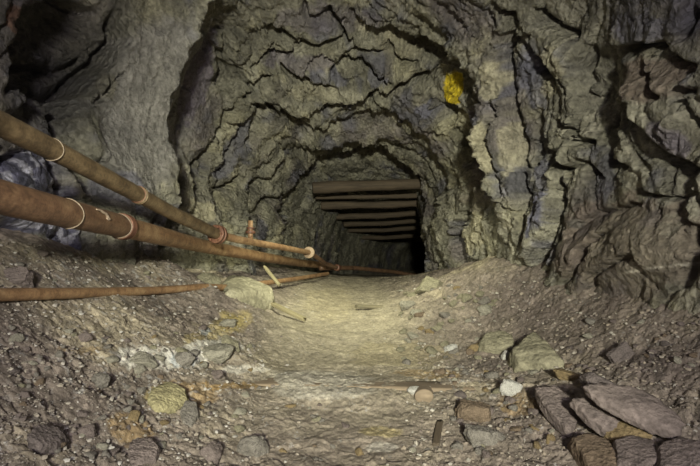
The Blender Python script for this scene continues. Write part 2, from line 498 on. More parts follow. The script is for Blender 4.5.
# hollows (+) and bulges (-) in metres
for x, y, rx, ry, ang, dm in [
 (64, 50, 50, 48, 0, 0.24), (104, 182, 16, 24, -20, 0.16), (18, 236, 24, 16, 0, 0.2), (30, 125, 22, 18, 0, 0.12),
 (45, 190, 24, 36, -20, -0.06), (498, 140, 9, 80, -4, -0.07), (478, 110, 7, 50, -8, 0.10), (540, 75, 16, 40, -10, 0.07),
 (655, 110, 34, 34, 20, -0.09), (570, 60, 18, 24, 0, -0.06), (545, 150, 10, 60, 0, 0.05), (600, 100, 12, 40, 0, 0.06),
 (628, 250, 60, 30, -10, -0.10), (340, 60, 60, 14, 0, 0.05), (255, 150, 14, 40, 15, 0.06), (690, 240, 8, 14, 0, 0.2)]:
    disp += dm * blob(x, y, rx, ry, ang)
disp += blob(62, 60, 62, 70) * (0.05 * RT[h3, 0] + 0.03 * v3)
OUT = b + no * disp[:, None]

# ---- colour of the rock (mineral stains, plus painted shade in the upper-left recess)
n_a = fbm(b * 1.3 + 21, 4); n_b = fbm(b * 3.0 + 61, 4); n_c = fbm(b * 9.0 + 31, 4)
def lerp(a, c, t): return a * (1 - t[:, None]) + np.asarray(c) * t[:, None]
base = np.tile(np.array([0.205, 0.195, 0.150]), (len(b), 1))
base = lerp(base, (0.13, 0.115, 0.11), sstep(0.0, 0.5, n_a))
base = lerp(base, (0.30, 0.28, 0.19), sstep(0.1, 0.6, n_b) * 0.8)
base = lerp(base, (0.10, 0.10, 0.13), sstep(0.15, 0.5, -n_b + 0.3 * n_a) * 0.7)
cellv = RT[h2, 1][:, None]; cell3 = RT[h3, 2][:, None]
base = base * (0.70 + 0.6 * cellv) * (0.8 + 0.4 * cell3)
def stain(col, x, y, rx, ry, ang=0.0, k=1.0, rag=0.6):
    global base
    m = blob(x, y, rx, ry, ang) + rag * n_c
    base = lerp(base, col, sstep(0.35, 0.7, m) * k * (blob(x, y, rx * 1.6, ry * 1.6, ang) > 0.1))
BLUE = (0.125, 0.125, 0.17); PURP = (0.15, 0.13, 0.165); TAN = (0.36, 0.33, 0.23); BRN = (0.15, 0.115, 0.09)
GRY = (0.21, 0.20, 0.185)
stain(GRY, 150, 110, 55, 105, 12, 0.9, 0.2)
for a in [(PURP, 200, 75, 18, 55, 14, .8), (BLUE, 240, 150, 11, 40, 25, .65), (PURP, 300, 62, 40, 10, 5, .6), (BLUE, 325, 78, 26, 9, 10, .7),
          (BLUE, 378, 78, 14, 8, 0, .6), (BLUE, 425, 110, 10, 6, 0, .8), (PURP, 466, 150, 10, 45, -3, .7), (BLUE, 482, 165, 6, 50, 0, .7),
          (BLUE, 532, 80, 10, 34, -15, .6), (BLUE, 545, 215, 7, 26, 15, .9), (PURP, 668, 140, 16, 24, -20, .7), (BLUE, 640, 30, 26, 20, 0, .5),
          (BLUE, 545, 180, 8, 30, 0, .6), (BLUE, 120, 185, 24, 16, 30, .6), (BRN, 650, 80, 40, 26, 0, .7), (BRN, 630, 250, 80, 60, 0, .6),
          (BRN, 470, 195, 14, 20, 0, .4), (PURP, 330, 20, 60, 16, 0, .5),
          (TAN, 500, 80, 9, 22, -4, .8), (TAN, 496, 145, 6, 34, -3, .9), (TAN, 470, 235, 9, 24, 5, .8), (TAN, 515, 150, 6, 30, 0, .6),
          (TAN, 525, 235, 6, 22, 10, .6), (TAN, 562, 62, 14, 22, -20, .5), (TAN, 548, 90, 9, 12, -30, .5), (TAN, 200, 212, 12, 16, -30, .8),
          (TAN, 110, 85, 12, 12, 0, .5), (TAN, 375, 33, 24, 10, 20, .45), (TAN, 400, 50, 20, 14, 20, .4), (TAN, 312, 90, 30, 10, 0, .4),
          (TAN, 282, 240, 5, 14, 0, .7), (TAN, 318, 165, 14, 5, -20, .4)]:
    stain(*a[:6], k=a[6])
mk = lambda *a: blob(*a) > 0.02
# crystalline white and violet outcrop low on the left wall
q = np.maximum(blob(38, 190, 36, 46, -20), blob(70, 235, 14, 26, -20)); fl = sstep(0.0, 0.25, fbm(b * 14 + 5, 3))
base = lerp(base, (0.12, 0.12, 0.19), sstep(0.3, 0.6, q) * 0.9)
base = lerp(base, (0.50, 0.50, 0.58), sstep(0.2, 0.5, q) * (RT[h4, 0] > 0.62) * 0.85)
base = lerp(base, (0.05, 0.05, 0.07), sstep(0.2, 0.5, q) * (RT[h4, 0] < 0.3) * 0.8)
base = lerp(base, (0.60, 0.56, 0.42), sstep(0.3, 0.8, blob(198, 205, 8, 5, 30)) * fl * 0.8)
# yellow mineral bloom
ye = blob(445, 92, 8, 19, -10) + 0.5 * n_c + 0.12 * n_b
base = lerp(base, (0.62, 0.47, 0.02), sstep(0.35, 0.55, ye) * (blob(445, 92, 13, 28, -10) > 0.1))
# rusty patch, upper left
base = lerp(base, (0.24, 0.13, 0.07), sstep(0.3, 0.7, blob(16, 22, 14, 16) + 0.3 * n_c) * 0.8)
# quartz vein on the right wall
vn = np.abs((PY - 273) + (PX - 635) * 0.18 + 1.5 * n_b)
base = lerp(base, (0.5, 0.46, 0.38), sstep(1.6, 0.4, vn) * (PX > 632) * (PX < 692) * near * 0.8)
sp = sstep(0.35, 0.6, fbm(b * 22 + 9, 2)) * blob(625, 315, 55, 22)
base = lerp(base, (0.45, 0.42, 0.42), sp * 0.7)
base = lerp(base, (0.07, 0.066, 0.055), sstep(0.2, 0.7, blob(62, 60, 62, 70, 0) + 0.25 * n_c) * 0.75)  # upper-left recess: darker rock, with some of its shade mixed into the colour
base = np.clip(base, 0.02, 0.8)

# ---- split into the left wall, roof and right wall
i1 = int(np.argmin(np.abs(TH + math.radians(42)))); i2 = int(np.argmin(np.abs(TH - math.radians(42))))
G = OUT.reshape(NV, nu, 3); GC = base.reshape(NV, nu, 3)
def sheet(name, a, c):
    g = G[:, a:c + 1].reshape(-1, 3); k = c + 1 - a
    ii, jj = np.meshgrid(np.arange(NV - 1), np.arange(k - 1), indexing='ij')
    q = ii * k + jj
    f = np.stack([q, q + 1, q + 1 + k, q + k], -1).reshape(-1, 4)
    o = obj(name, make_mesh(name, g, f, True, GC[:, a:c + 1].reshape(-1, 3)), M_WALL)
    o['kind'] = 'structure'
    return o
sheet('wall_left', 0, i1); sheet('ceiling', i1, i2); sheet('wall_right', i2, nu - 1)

# far end of the heading, out of sight round the bend
ex = np.linspace(3.4, 7.4, 24); ez = np.linspace(-2.2, 0.6, 20)
EX, EZ = np.meshgrid(ex, ez)
eP = np.stack([EX.ravel(), np.full(EX.size, 23.8), EZ.ravel()], 1)
eP[:, 1] += 0.3 * fbm(eP * 1.5, 3)
ii, jj = np.meshgrid(np.arange(19), np.arange(23), indexing='ij'); q = ii * 24 + jj
o = obj('wall_end', make_mesh('wall_end', eP, np.stack([q, q + 1, q + 25, q + 24], -1).reshape(-1, 4), True, np.full((len(eP), 3), 0.15)), M_WALL)
o['kind'] = 'structure'

# ------------------------------------------------------------------ floor
XL_K = ([-2, 0.8, 2.0, 2.7, 3.6, 4.3, 5.0, 6.8, 8.6, 11, 14, 19, 24], [-1.75, -1.78, -1.88, -1.93, -1.93, -1.6, -1.78, -1.46, -1.15, -.66, -.21, 1.55, 4.1])
XR_K = ([-2, 0.8, 2.7, 3.6, 4.3, 5.0, 5.7, 6.8, 8.6, 11, 14, 19, 24], [1.85, 1.9, 1.9, 1.93, 1.83, 1.56, 1.63, 1.6, 1.4, 1.79, 2.4, 4.3, 6.8])
def floor_h(x, y):
    x = np.asarray(x, float); y = np.asarray(y, float)
    h = np.interp(y, [-2, 2.2, 3.0, 4.0, 5.0, 6.5, 8.0, 8.8, 11, 14, 19, 24], [-1.05, -1.0, -.955, -.885, -.80, -.68, -.565, -.535, -.66, -.84, -.95, -1.05])
    dl = x - np.interp(y, *XL_K); dr = np.interp(y, *XR_K) - x
    kl = np.interp(y, [0, 3.0, 4.5, 6.0, 8.5, 10], [1.0, 1.0, 0.68, 0.42, 0.2, 0.1])
    kr = np.interp(y, [0, 2.6, 4.0, 5.5, 7.0, 8.6, 10], [0.9, 0.85, 0.85, 0.85, 0.5, 0.15, 0.05])
    h = h + kl * np.interp(dl, [-.5, 0, .3, .6, 1.0, 1.4, 1.7], [1.25, .98, .72, .47, .19, .03, 0])
    h = h + kr * np.interp(dr, [-.5, 0, .25, .6, 1.0, 1.4], [1.05, .72, .46, .19, .05, 0])
    h = h + 0.13 * np.exp(-((x - 1.0) / .45) ** 2 - ((y - 6.0) / 1.1) ** 2)
    h = h + 0.07 * np.exp(-((x + 1.0) / .35) ** 2 - ((y - 3.3) / .5) ** 2)
    h = h - 0.055 * np.exp(-((x + .74) / .24) ** 4 - ((y - 3.10) / .17) ** 4)
    # earth heaped over the middle of the buried sleeper
    h = h + 0.062 * np.exp(-((x + 0.1) / .47) ** 4 - ((y - 3.12) / .24) ** 4)
    return h
yf = np.concatenate([np.linspace(-1.5, 1.0, 30)[:-1], np.exp(np.linspace(0, math.log(24.0), 900))])
uf = np.linspace(-1, 1, 1000)
xl = np.interp(yf, *XL_K) - 0.5; xr = np.interp(yf, *XR_K) + 0.5
FX = xl[:, None] + (xr - xl)[:, None] * (uf[None] * 0.5 + 0.5)
FY = np.repeat(yf[:, None], len(uf), 1)
fx, fy = FX.ravel(), FY.ravel()
fz = floor_h(fx, fy)
fp = np.stack([fx, fy, fz], 1)
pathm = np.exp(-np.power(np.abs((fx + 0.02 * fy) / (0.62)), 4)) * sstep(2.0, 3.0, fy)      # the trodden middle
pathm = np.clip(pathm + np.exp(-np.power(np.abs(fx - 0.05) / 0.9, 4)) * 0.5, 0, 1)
fpx = CX + fx / np.maximum(fy, .9) * F; fpy = CY - fz / np.maximum(fy, .9) * F
rough = (1 - 0.72 * pathm) * (1 - 0.55 * np.exp(-((fpx - 90) / 120) ** 4 - ((fpy - 272) / 45) ** 4)) * (1 - 0.4 * np.exp(-((fpx - 600) / 100) ** 4 - ((fpy - 335) / 35) ** 4))
fw = np.stack([fbm(fp * 3 + 2, 3), fbm(fp * 3 + 22, 3), fbm(fp * 3 + 42, 3)], 1) * 0.10
g1, ge1, gh1 = facets((fp + fw) * np.array([5, 5, 5]), 0.7, 0.6)
g2, ge2, gh2 = facets((fp + fw) * 13.0, 0.8, 0.6)
g3, ge3, gh3 = facets((fp + fw * .5) * 34.0, 0.8, 0.6)
df = 0.030 * fbm(fp * 1.6, 3) + rough * (0.018 * g1 + 0.012 * g2 + 0.0065 * g3 + 0.010 * fbm(fp * 9, 4, ridge=True)) + 0.006 * fbm(fp * 20, 3) + 0.003 * fbm(fp * 55, 2)
# round cobbles swelling out of the dirt
df += rough * 0.014 * np.clip(ge1 * 1.4, 0, 1) * (gh1 % 3 == 0)
df += rough * 0.010 * np.clip(ge2 * 1.6, 0, 1) * (gh2 % 3 == 0)
fz2 = fz + df
# step behind the sleeper
FLW = np.stack([fx, fy, fz2], 1)
fpx = CX + fx / np.maximum(fy, .9) * F; fpy = CY - fz / np.maximum(fy, .9) * F
def fblob(x, y, rx, ry, ang=0.0, p=2):
    a = math.radians(ang); dx = fpx - x; dy = fpy - y
    u = (dx * math.cos(a) + dy * math.sin(a)) / rx; v = (-dx * math.sin(a) + dy * math.cos(a)) / ry
    return np.exp(-np.power(u * u + v * v, p)) * (fy > 0.9)
fa = fbm(fp * 2.0 + 7, 4); fb_ = fbm(fp * 7.0 + 17, 4); fc = fbm(fp * 20.0 + 27, 3)
fcv = lerp(np.tile(np.array([0.185, 0.155, 0.13]), (len(fx), 1)), (0.29, 0.25, 0.185), sstep(0.0, 0.5, fa))
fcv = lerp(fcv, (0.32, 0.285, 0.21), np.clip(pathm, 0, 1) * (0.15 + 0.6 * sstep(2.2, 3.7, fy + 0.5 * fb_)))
fcv = lerp(fcv, (0.13, 0.105, 0.095), sstep(0.1, 0.5, -fa) * 0.6 * (1 - pathm))
fcv = fcv * (0.75 + 0.5 * RT[gh2, 1][:, None] * rough[:, None] + 0.25 * (1 - rough[:, None]))
def fstain(col, x, y, rx, ry, ang=0.0, k=1.0, rag=0.6, nz=None):
    global fcv
    m = fblob(x, y, rx, ry, ang) + rag * (fb_ if nz is None else nz)
    fcv = lerp(fcv, col, sstep(0.35, 0.75, m) * k * (fblob(x, y, rx * 1.6, ry * 1.6, ang) > 0.1))
YEL = (0.42, 0.34, 0.10); OCH = (0.30, 0.20, 0.08); PALE = (0.50, 0.48, 0.43); BLG = (0.30, 0.33, 0.36)
for a in [(YEL, 165, 400, 26, 14, 10, .45), (YEL, 215, 330, 40, 12, -25, .3), (OCH, 130, 430, 26, 12, 10, .5), (OCH, 185, 395, 40, 14, 0, .5),
          (PALE, 150, 360, 40, 12, 5, .9), (PALE, 205, 352, 40, 14, -15, .9), (BLG, 185, 362, 16, 8, 0, .7), (BLG, 205, 330, 8, 5, 0, .7),
          (PALE, 240, 372, 26, 5, 0, .6), (PALE, 320, 385, 60, 16, 0, .35), (OCH, 235, 388, 40, 4, 0, .7), (OCH, 430, 375, 40, 6, 5, .5),
          (YEL, 235, 320, 20, 12, 0, .25), (YEL, 330, 305, 30, 20, 0, .08), (YEL, 400, 355, 60, 14, 0, .12), (OCH, 520, 405, 26, 12, 0, .4),
          (YEL, 380, 430, 26, 6, 0, .3), (PALE, 380, 445, 20, 6, 0, .4), (OCH, 85, 350, 30, 6, 0, .4)]:
    fstain(*a[:6], k=a[6])
wfl = sstep(0.28, 0.5, fbm(fp * 26 + 3, 2)) * np.clip(fblob(110, 280, 90, 50) + fblob(110, 380, 110, 40) * .8 + fblob(470, 385, 60, 20), 0, 1)
fcv = lerp(fcv, (0.42, 0.41, 0.40), wfl * 0.6)
nyf, nxf = len(yf), len(uf)
ii, jj = np.meshgrid(np.arange(nyf - 1), np.arange(nxf - 1), indexing='ij'); q = ii * nxf + jj
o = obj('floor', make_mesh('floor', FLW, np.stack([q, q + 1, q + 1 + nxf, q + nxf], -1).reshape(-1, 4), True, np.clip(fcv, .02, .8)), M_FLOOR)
o['kind'] = 'structure'
FZG = fz2.reshape(nyf, nxf)
def ground(x, y):
    j = np.interp(y, yf, np.arange(nyf)); jl = np.interp(y, yf, xl); jr = np.interp(y, yf, xr)
    u = (x - jl) / (jr - jl) * (nxf - 1)
    a = int(np.clip(round(float(j)), 0, nyf - 1)); c = int(np.clip(round(float(u)), 0, nxf - 1))
    return float(FZG[a, c])
def hit(px, py):
    """Distance at which the sight line through a point of the frame meets the ground."""
    for y in np.exp(np.linspace(math.log(1.0), math.log(14), 600)):
        x = (px - CX) / F * y; z = (CY - py) / F * y
        if z <= float(floor_h(x, y)): return float(y)
    return 10.0

# ------------------------------------------------------------------ tubes, pipes
def smooth_path(pts, n):
    P = np.array(pts, float)
    d = np.concatenate([[0], np.cumsum(np.linalg.norm(np.diff(P, axis=0), axis=1))])
    t = np.linspace(0, d[-1], n)
    Q = np.stack([np.interp(t, d, P[:, k]) for k in range(3)], 1)
    for _ in range(max(2, n // 25)):
        Q[1:-1] = .25 * Q[:-2] + .5 * Q[1:-1] + .25 * Q[2:]
    return Q
def tube(path, r, sides=20, rough=0.0, cap=True, rfun=None, seed=0):
    Q = np.asarray(path, float); n = len(Q)
    T = np.gradient(Q, axis=0); T /= np.linalg.norm(T, axis=1, keepdims=True)
    ref = np.array([0, 0, 1.0]) if abs(T[0][2]) < 0.9 else np.array([1.0, 0, 0])
    V = []
    u = np.cross(T[0], ref); u /= np.linalg.norm(u)
    for i in range(n):
        u = u - T[i] * (u @ T[i]); u /= np.linalg.norm(u)
        v = np.cross(T[i], u)
        rr = r * (rfun(i / (n - 1)) if rfun else 1.0)
        a = np.linspace(0, 2 * math.pi, sides, endpoint=False)
        V.append(Q[i] + rr * (np.cos(a)[:, None] * u + np.sin(a)[:, None] * v))
    V = np.concatenate(V)
    if rough:
        c = np.repeat(Q, sides, 0); dn = (V - c); dn /= np.linalg.norm(dn, axis=1, keepdims=True)
        V = V + dn * (fbm(V * (2.5 / max(r, .01) ** .5 * .3) + seed, 4) * rough)[:, None]
    Fs = []
    for i in range(n - 1):
        for k in range(sides):
            k2 = (k + 1) % sides
            Fs.append((i * sides + k, (i + 1) * sides + k, (i + 1) * sides + k2, i * sides + k2))
    V = list(V)
    if cap:
        for i, base_i in ((0, 0), (n - 1, (n - 1) * sides)):
            V.append(Q[i]); c = len(V) - 1
            for k in range(sides):
                k2 = (k + 1) % sides
                Fs.append((c, base_i + k, base_i + k2, c) if i == 0 else (c, base_i + k2, base_i + k, c))
    return np.array(V), Fs
def poly_mesh(name, V, Fs, smooth=True, cols=None, auto=True):
    me = bpy.data.meshes.new(name)
    F2 = [tuple(dict.fromkeys(f)) for f in Fs]
    me.from_pydata([tuple(v) for v in V], [], F2)
    me.update()
    me.polygons.foreach_set('use_smooth', np.full(len(me.polygons), smooth))
    return me
def merge(parts):
    V = []; Fs = []; o = 0
    for v, f in parts:
        V.append(np.asarray(v)); Fs += [tuple(i + o for i in q) for q in f]; o += len(v)
    return np.concatenate(V), Fs
def ring_tube(center, axis, R, r, n=32, sides=8, wob=0.0):
    axis = np.array(axis, float); axis /= np.linalg.norm(axis)
    u = np.cross(axis, (0, 0, 1)); u /= np.linalg.norm(u); v = np.cross(axis, u)
    V = []; Fs = []
    for i in range(n):
        a = 2 * math.pi * i / n
        d = math.cos(a) * u + math.sin(a) * v
        ww = wob * math.sin(a * 2 + 1)
        for k in range(sides):
            bb = 2 * math.pi * k / sides
            V.append(np.array(center) + d * (R + r * math.cos(bb)) + axis * (r * math.sin(bb) + ww))
    for i in range(n):
        for k in range(sides):
            i2 = (i + 1) % n; k2 = (k + 1) % sides
            Fs.append((i * sides + k, i2 * sides + k, i2 * sides + k2, i * sides + k2))
    return np.array(V), Fs
def disc(center, axis, R, th, n=28, r0=0.0):
    axis = np.array(axis, float); axis /= np.linalg.norm(axis)
    c = np.array(center, float)
    return tube(np.array([c - axis * th / 2, c - axis * th * .4, c + axis * th * .4, c + axis * th / 2]), R, n, rfun=lambda t: 0.93 if t in (0.0, 1.0) else 1.0)
def along(Q, px):
    """Index of the path point seen nearest a column of the frame."""
    c = CX + Q[:, 0] / Q[:, 1] * F
    i = int(np.argmin(np.abs(c - px)))
    t = Q[min(i + 1, len(Q) - 1)] - Q[max(i - 1, 0)]
    return i, Q[i], t / np.linalg.norm(t)

# --- thick lower pipe
r2 = 0.068
pts = [P3(-70, 178, 1.50), P3(0, 197, 1.80), P3(60, 211.5, 2.15), P3(128, 228, 2.85), P3(200, 245.5, 4.45), P3(262, 257, 6.3), P3(300, 263, 8.2), P3(330, 266, 9.6)]
Q = smooth_path(pts, 240)
root = tag(empty('water_pipe', Q[0]), 'thick rusty orange-brown pipe, widest of the three, sloping down into the tunnel', 'pipe', 'pipes along the left wall')
def local(V, o): return np.asarray(V) - np.array(o.location)
i, c0, t0 = along(Q, 121)
v, f = tube(Q[:i + 1], r2, 28, 0.0025); obj('pipe_section', poly_mesh('pipe_section', local(v, root), f), M_RUSTD, root)['label'] = 'dark brown near pipe section'
v, f = tube(Q[i:], r2 * 0.97, 28, 0.0025); obj('pipe_section', poly_mesh('pipe_section', local(v, root), f), M_RUST, root)['label'] = 'bright orange-brown far pipe section'
prt = [ring_tube(c0 + t0 * k, t0, r2 + 0.004, 0.0065, 36) for k in (-0.02, -0.007, 0.006, 0.019, 0.032)]
v, f = merge(prt); obj('wire_wrap', poly_mesh('wire_wrap', local(v, root), f), M_RUSTF, root)['label'] = 'rusty wire wound around the joint'
for pxx in (67, 119):
    k, c, t = along(Q, pxx)
    v, f = ring_tube(c, t + np.array([0.12, 0, 0.1]), r2 + 0.003, 0.0027, 40, 8, 0.01)
    obj('wire_tie', poly_mesh('wire_tie', local(v, root), f), M_WIRE, root)['label'] = 'pale wire loop'
k, c, t = along(Q, 92)
off = np.array([0.55, -0.8, 0.25]); off -= t * (off @ t); off = off / np.linalg.norm(off)
rp = [c + off * (r2 + .006) + t * a + np.array([0, 0, zz]) for a, zz in [(-.09, .012), (-.05, .014), (-.02, .006), (0.01, .004), (0.03, -.012), (0.055, -.02), (0.035, -.026), (0.015, -.018)]]
v, f = tube(smooth_path(rp, 30), 0.006, 8, rfun=lambda t: 0.5 + math.sin(3.14 * t) * .7); obj('rag_strip', poly_mesh('rag_strip', local(v, root), f), M_CLOTH, root)['label'] = 'pale twisted rag strip'

# --- upper pipe
r1 = 0.050
pts = [P3(-80, 88, 1.45), P3(0, 124, 1.87), P3(55, 151, 2.2), P3(120, 185, 2.75), P3(170, 212, 3.4), P3(218, 234.5, 4.25)]
Q = smooth_path(pts, 170)
root = tag(empty('air_pipe', Q[0]), 'upper olive-brown pipe with bolted flange, stepping down to a thinner run', 'pipe', 'pipes along the left wall')
v, f = tube(Q, r1, 26, 0.003); obj('pipe_section', poly_mesh('pipe_section', local(v, root), f), M_RUSTB, root)['label'] = 'dirty olive-brown thick section'
for pxx, col in ((52, M_WIRE), (138, M_RUSTF)):
    k, c, t = along(Q, pxx)
    v, f = ring_tube(c, t + np.array([0.1, 0, 0.05]), r1 + 0.003, 0.0026, 36, 8, 0.008)
    obj('wire_tie', poly_mesh('wire_tie', local(v, root), f), col, root)
k, c, t = along(Q, 138)
v, f = merge([ring_tube(c + t * a, t, r1 + 0.003, 0.005, 36) for a in (0.012, 0.03)]); obj('wire_wrap', poly_mesh('wire_wrap', local(v, root), f), M_RUSTB, root)
pts = [Q[-1], P3(240, 240, 4.6), P3(280, 247, 5.7), P3(309, 252.5, 6.9)]
Qn = smooth_path(pts, 80)
t = Qn[3] - Qn[0]; t /= np.linalg.norm(t)
v, f = merge([disc(Q[-1] - t * .03, t, 0.085, .028), disc(Q[-1] + t * .012, t, 0.085, .028)]); fl_ = obj('flange', poly_mesh('flange', local(v, root), f), M_RUSTF, root)
u_ = np.cross(t, (0, 0, 1)); u_ /= np.linalg.norm(u_); w_ = np.cross(t, u_)
for a in range(6):
    an = a * math.pi / 3
    cc = Q[-1] + (math.cos(an) * u_ + math.sin(an) * w_) * 0.066
    v, f = tube(np.array([cc - t * .06, cc + t * .045]), 0.010, 6)
    obj('bolt', poly_mesh('bolt', local(v, root), f, False), M_RUSTF, fl_)
v, f = tube(Qn, 0.037, 22, 0.002); obj('pipe_section', poly_mesh('pipe_section', local(v, root), f), M_RUST, root)['label'] = 'thinner orange-brown section beyond the flange'
te = Qn[-1] - Qn[-4]; te /= np.linalg.norm(te)
v, f = merge([disc(Qn[-1], te, 0.085, .05), disc(Qn[-1] + te * .05, te, 0.07, .03)]); obj('end_flange', poly_mesh('end_flange', local(v, root), f), plain('pale_flange', (0.3, 0.22, 0.15)), root)
Qe = smooth_path([Qn[-1], P3(318, 258, 7.3), P3(326, 264, 7.8), P3(338, 268, 8.4), P3(352, 268.5, 9.0)], 40)
v, f = tube(Qe, 0.034, 18, 0.002); obj('pipe_section', poly_mesh('pipe_section', local(v, root), f), M_RUSTD, root)['label'] = 'dark thin section bending down to the floor'
k, c, t = along(Qe, 337)
v, f = disc(c, t, 0.06, .12); obj('coupling', poly_mesh('coupling', local(v, root), f), M_RUSTF, root)
# upright stub
k, c, t = along(Qn, 251)
up = np.array([0.0, 0.02, 1.0])
v, f = tube(np.array([c, c + up * .09, c + up * .22]), 0.026, 16, .002); st = obj('branch_stub', poly_mesh('branch_stub', local(v, root), f), M_RUST, root)
v, f = merge([disc(c + up * .10, up, 0.05, .03), disc(c + up * .14, up, 0.042, .02)]); obj('stub_flange', poly_mesh('stub_flange', local(v, root), f), M_RUSTF, st)

# --- low thin pipe lying on the scree
def on_ground(px, y, r):
    x = (px - CX) / F * y
    return (x, y, ground(x, y) + r * .7)
r3 = 0.031
pts = [P3(-60, 297, 1.8), P3(0, 294, 2.15), P3(60, 294, 2.55), P3(110, 293, 3.05), P3(160, 290.5, 3.65), P3(220, 289.5, 4.5), P3(262, 283.5, 5.6), P3(298, 278.5, 6.7), P3(328, 273.5, 8.0)]
Q = smooth_path(pts, 150)
Q[:, 2] = [max(z, float(floor_h(x, y)) + r3 * .75) for x, y, z in Q]
for _ in range(80): Q[1:-1, 2] = .25 * Q[:-2, 2] + .5 * Q[1:-1, 2] + .25 * Q[2:, 2]
v, f = tube(Q, r3, 20, 0.003)
tag(obj('low_pipe', poly_mesh('low_pipe', v, f), M_RUST), 'thin rusty pipe, lowest of the three, lying on the scree behind a slab rock', 'pipe', 'pipes along the left wall')

# --- drain pipe continuing on the floor inside the tunnel
Q = smooth_path([P3(320, 268, 8.6), P3(355, 268, 9.5), P3(395, 272, 11), P3(418, 276, 11.6)], 50)
Q[:, 2] = [max(z, float(floor_h(x, y)) + .035) for x, y, z in Q]
v, f = tube(Q, 0.045, 16, 0.002)
tag(obj('tunnel_pipe', poly_mesh('tunnel_pipe', v, f), M_RUSTD), 'dark pipe running along the floor inside the dark tunnel', 'pipe')

# ------------------------------------------------------------------ timber cross beams
BEAMS = [ # left end, right end (px,py), distance, radius, label
 ((322, 188), (421, 183), 8.95, 0.105, 'thick round timber beam across the tunnel mouth, frontmost and lowest-lit'),
 ((324, 198), (423, 195), 9.8, 0.045, 'thin pole just behind the frontmost thick beam'),
 ((329, 206), (424, 203), 10.5, 0.085, 'second thick timber beam inside the tunnel, behind the thin pole'),
 ((343, 217), (425, 213), 11.9, 0.075, 'third thick timber beam inside the tunnel'),
 ((350, 224.5), (425, 221), 13.0, 0.065, 'fourth timber beam, halfway back in the dark'),
 ((354, 231), (426, 228), 14.2, 0.065, 'fifth timber beam, second from the far end'),
 ((362, 238), (427, 236), 15.6, 0.07, 'farthest timber beam, lowest in view in the dark tunnel')]
for n_, (a, c, Y, r, lab) in enumerate(BEAMS):
    A = np.array(P3(*a, Y)); Cc = np.array(P3(*c, Y + 0.15))
    d = (Cc - A) / np.linalg.norm(Cc - A); A = A - d * .18; Cc = Cc + d * .18
    mid = (A + Cc) / 2; L = np.linalg.norm(Cc - A)
    path = np.stack([np.linspace(-L / 2, L / 2, 60), 0.02 * np.sin(np.linspace(0, 4 + n_, 60)), 0.015 * np.sin(np.linspace(1, 5 + n_, 60))], 1)
    v, f = tube(path, r, 18, 0.024 * r / .08, rfun=lambda t, n_=n_: 1.0 + 0.12 * (t - .5) * (1 if n_ % 2 else -1), seed=n_ * 3.1)
    o = obj('timber_beam', poly_mesh('timber_beam', v, f), M_BEAM)
    o.location = mid; o.rotation_euler = (0, -math.asin(d[2]), math.atan2(d[1], d[0]))
    tag(o, lab.replace(' and lowest-lit', ''), 'beam', 'timber beams across the tunnel roof')

# ------------------------------------------------------------------ stones
import bmesh
bmi = bmesh.new(); bmesh.ops.create_icosphere(bmi, subdivisions=5, radius=1.0)
ICO_V = np.array([v.co[:] for v in bmi.verts]); ICO_F = np.array([[v.index for v in f.verts] for f in bmi.faces]); bmi.free()
bmi = bmesh.new(); bmesh.ops.create_icosphere(bmi, subdivisions=3, radius=1.0)
ICO3_V = np.array([v.co[:] for v in bmi.verts]); ICO3_F = np.array([[v.index for v in f.verts] for f in bmi.faces]); bmi.free()
def stone_mesh(seed, fine=True, planes=13, flat=0.0, noise=0.05):
    r = np.random.default_rng(seed)
    D = (ICO_V if fine else ICO3_V).copy(); Fc = ICO_F if fine else ICO3_F
    n = r.normal(size=(planes, 3)); n /= np.linalg.norm(n, axis=1, keepdims=True)
    h = r.uniform(0.62, 1.0, planes)
    if flat:
        n = np.concatenate([n, [[0.06, 0.05, 1], [0, 0, -1]]]); n /= np.linalg.norm(n, axis=1, keepdims=True)
        h = np.concatenate([h, [flat, flat]])
    dot = D @ n.T
    rad = np.where(dot > 0.05, h / np.maximum(dot, .05), 9.0)
    # soft minimum keeps worn edges
    k = 26.0
    rr = -np.log(np.exp(-k * np.minimum(rad, 1.6)).sum(1) + math.exp(-k * 1.25)) / k
    V = D * rr[:, None]
    fv, fe, _ = facets(V * 2.6 + seed, 0.8, 0.5)
    V = V * (1 + noise * fbm(V * 2.2 + seed, 4) * 2.2 + noise * 1.3 * fv + noise * .6 * fbm(V * 8 + seed, 4))[:, None]
    return make_mesh('stone', V, Fc, True)
PURPLE = rockmat('purple_grey', (0.165, 0.135, 0.125)); OLIVE = rockmat('olive_grey', (0.215, 0.20, 0.14)); GREY = rockmat('grey', (0.185, 0.17, 0.15))
WHITE = rockmat('white', (0.45, 0.44, 0.41), vary=(0.8, 1.15)); YELLOW = rockmat('yellow', (0.31, 0.28, 0.16)); BROWN = rockmat('brown', (0.16, 0.12, 0.085))
OCHRE = rockmat('ochre', (0.20, 0.15, 0.08)); DARK = rockmat('dark', (0.12, 0.10, 0.095)); PALEM = rockmat('pale', (0.26, 0.245, 0.20))

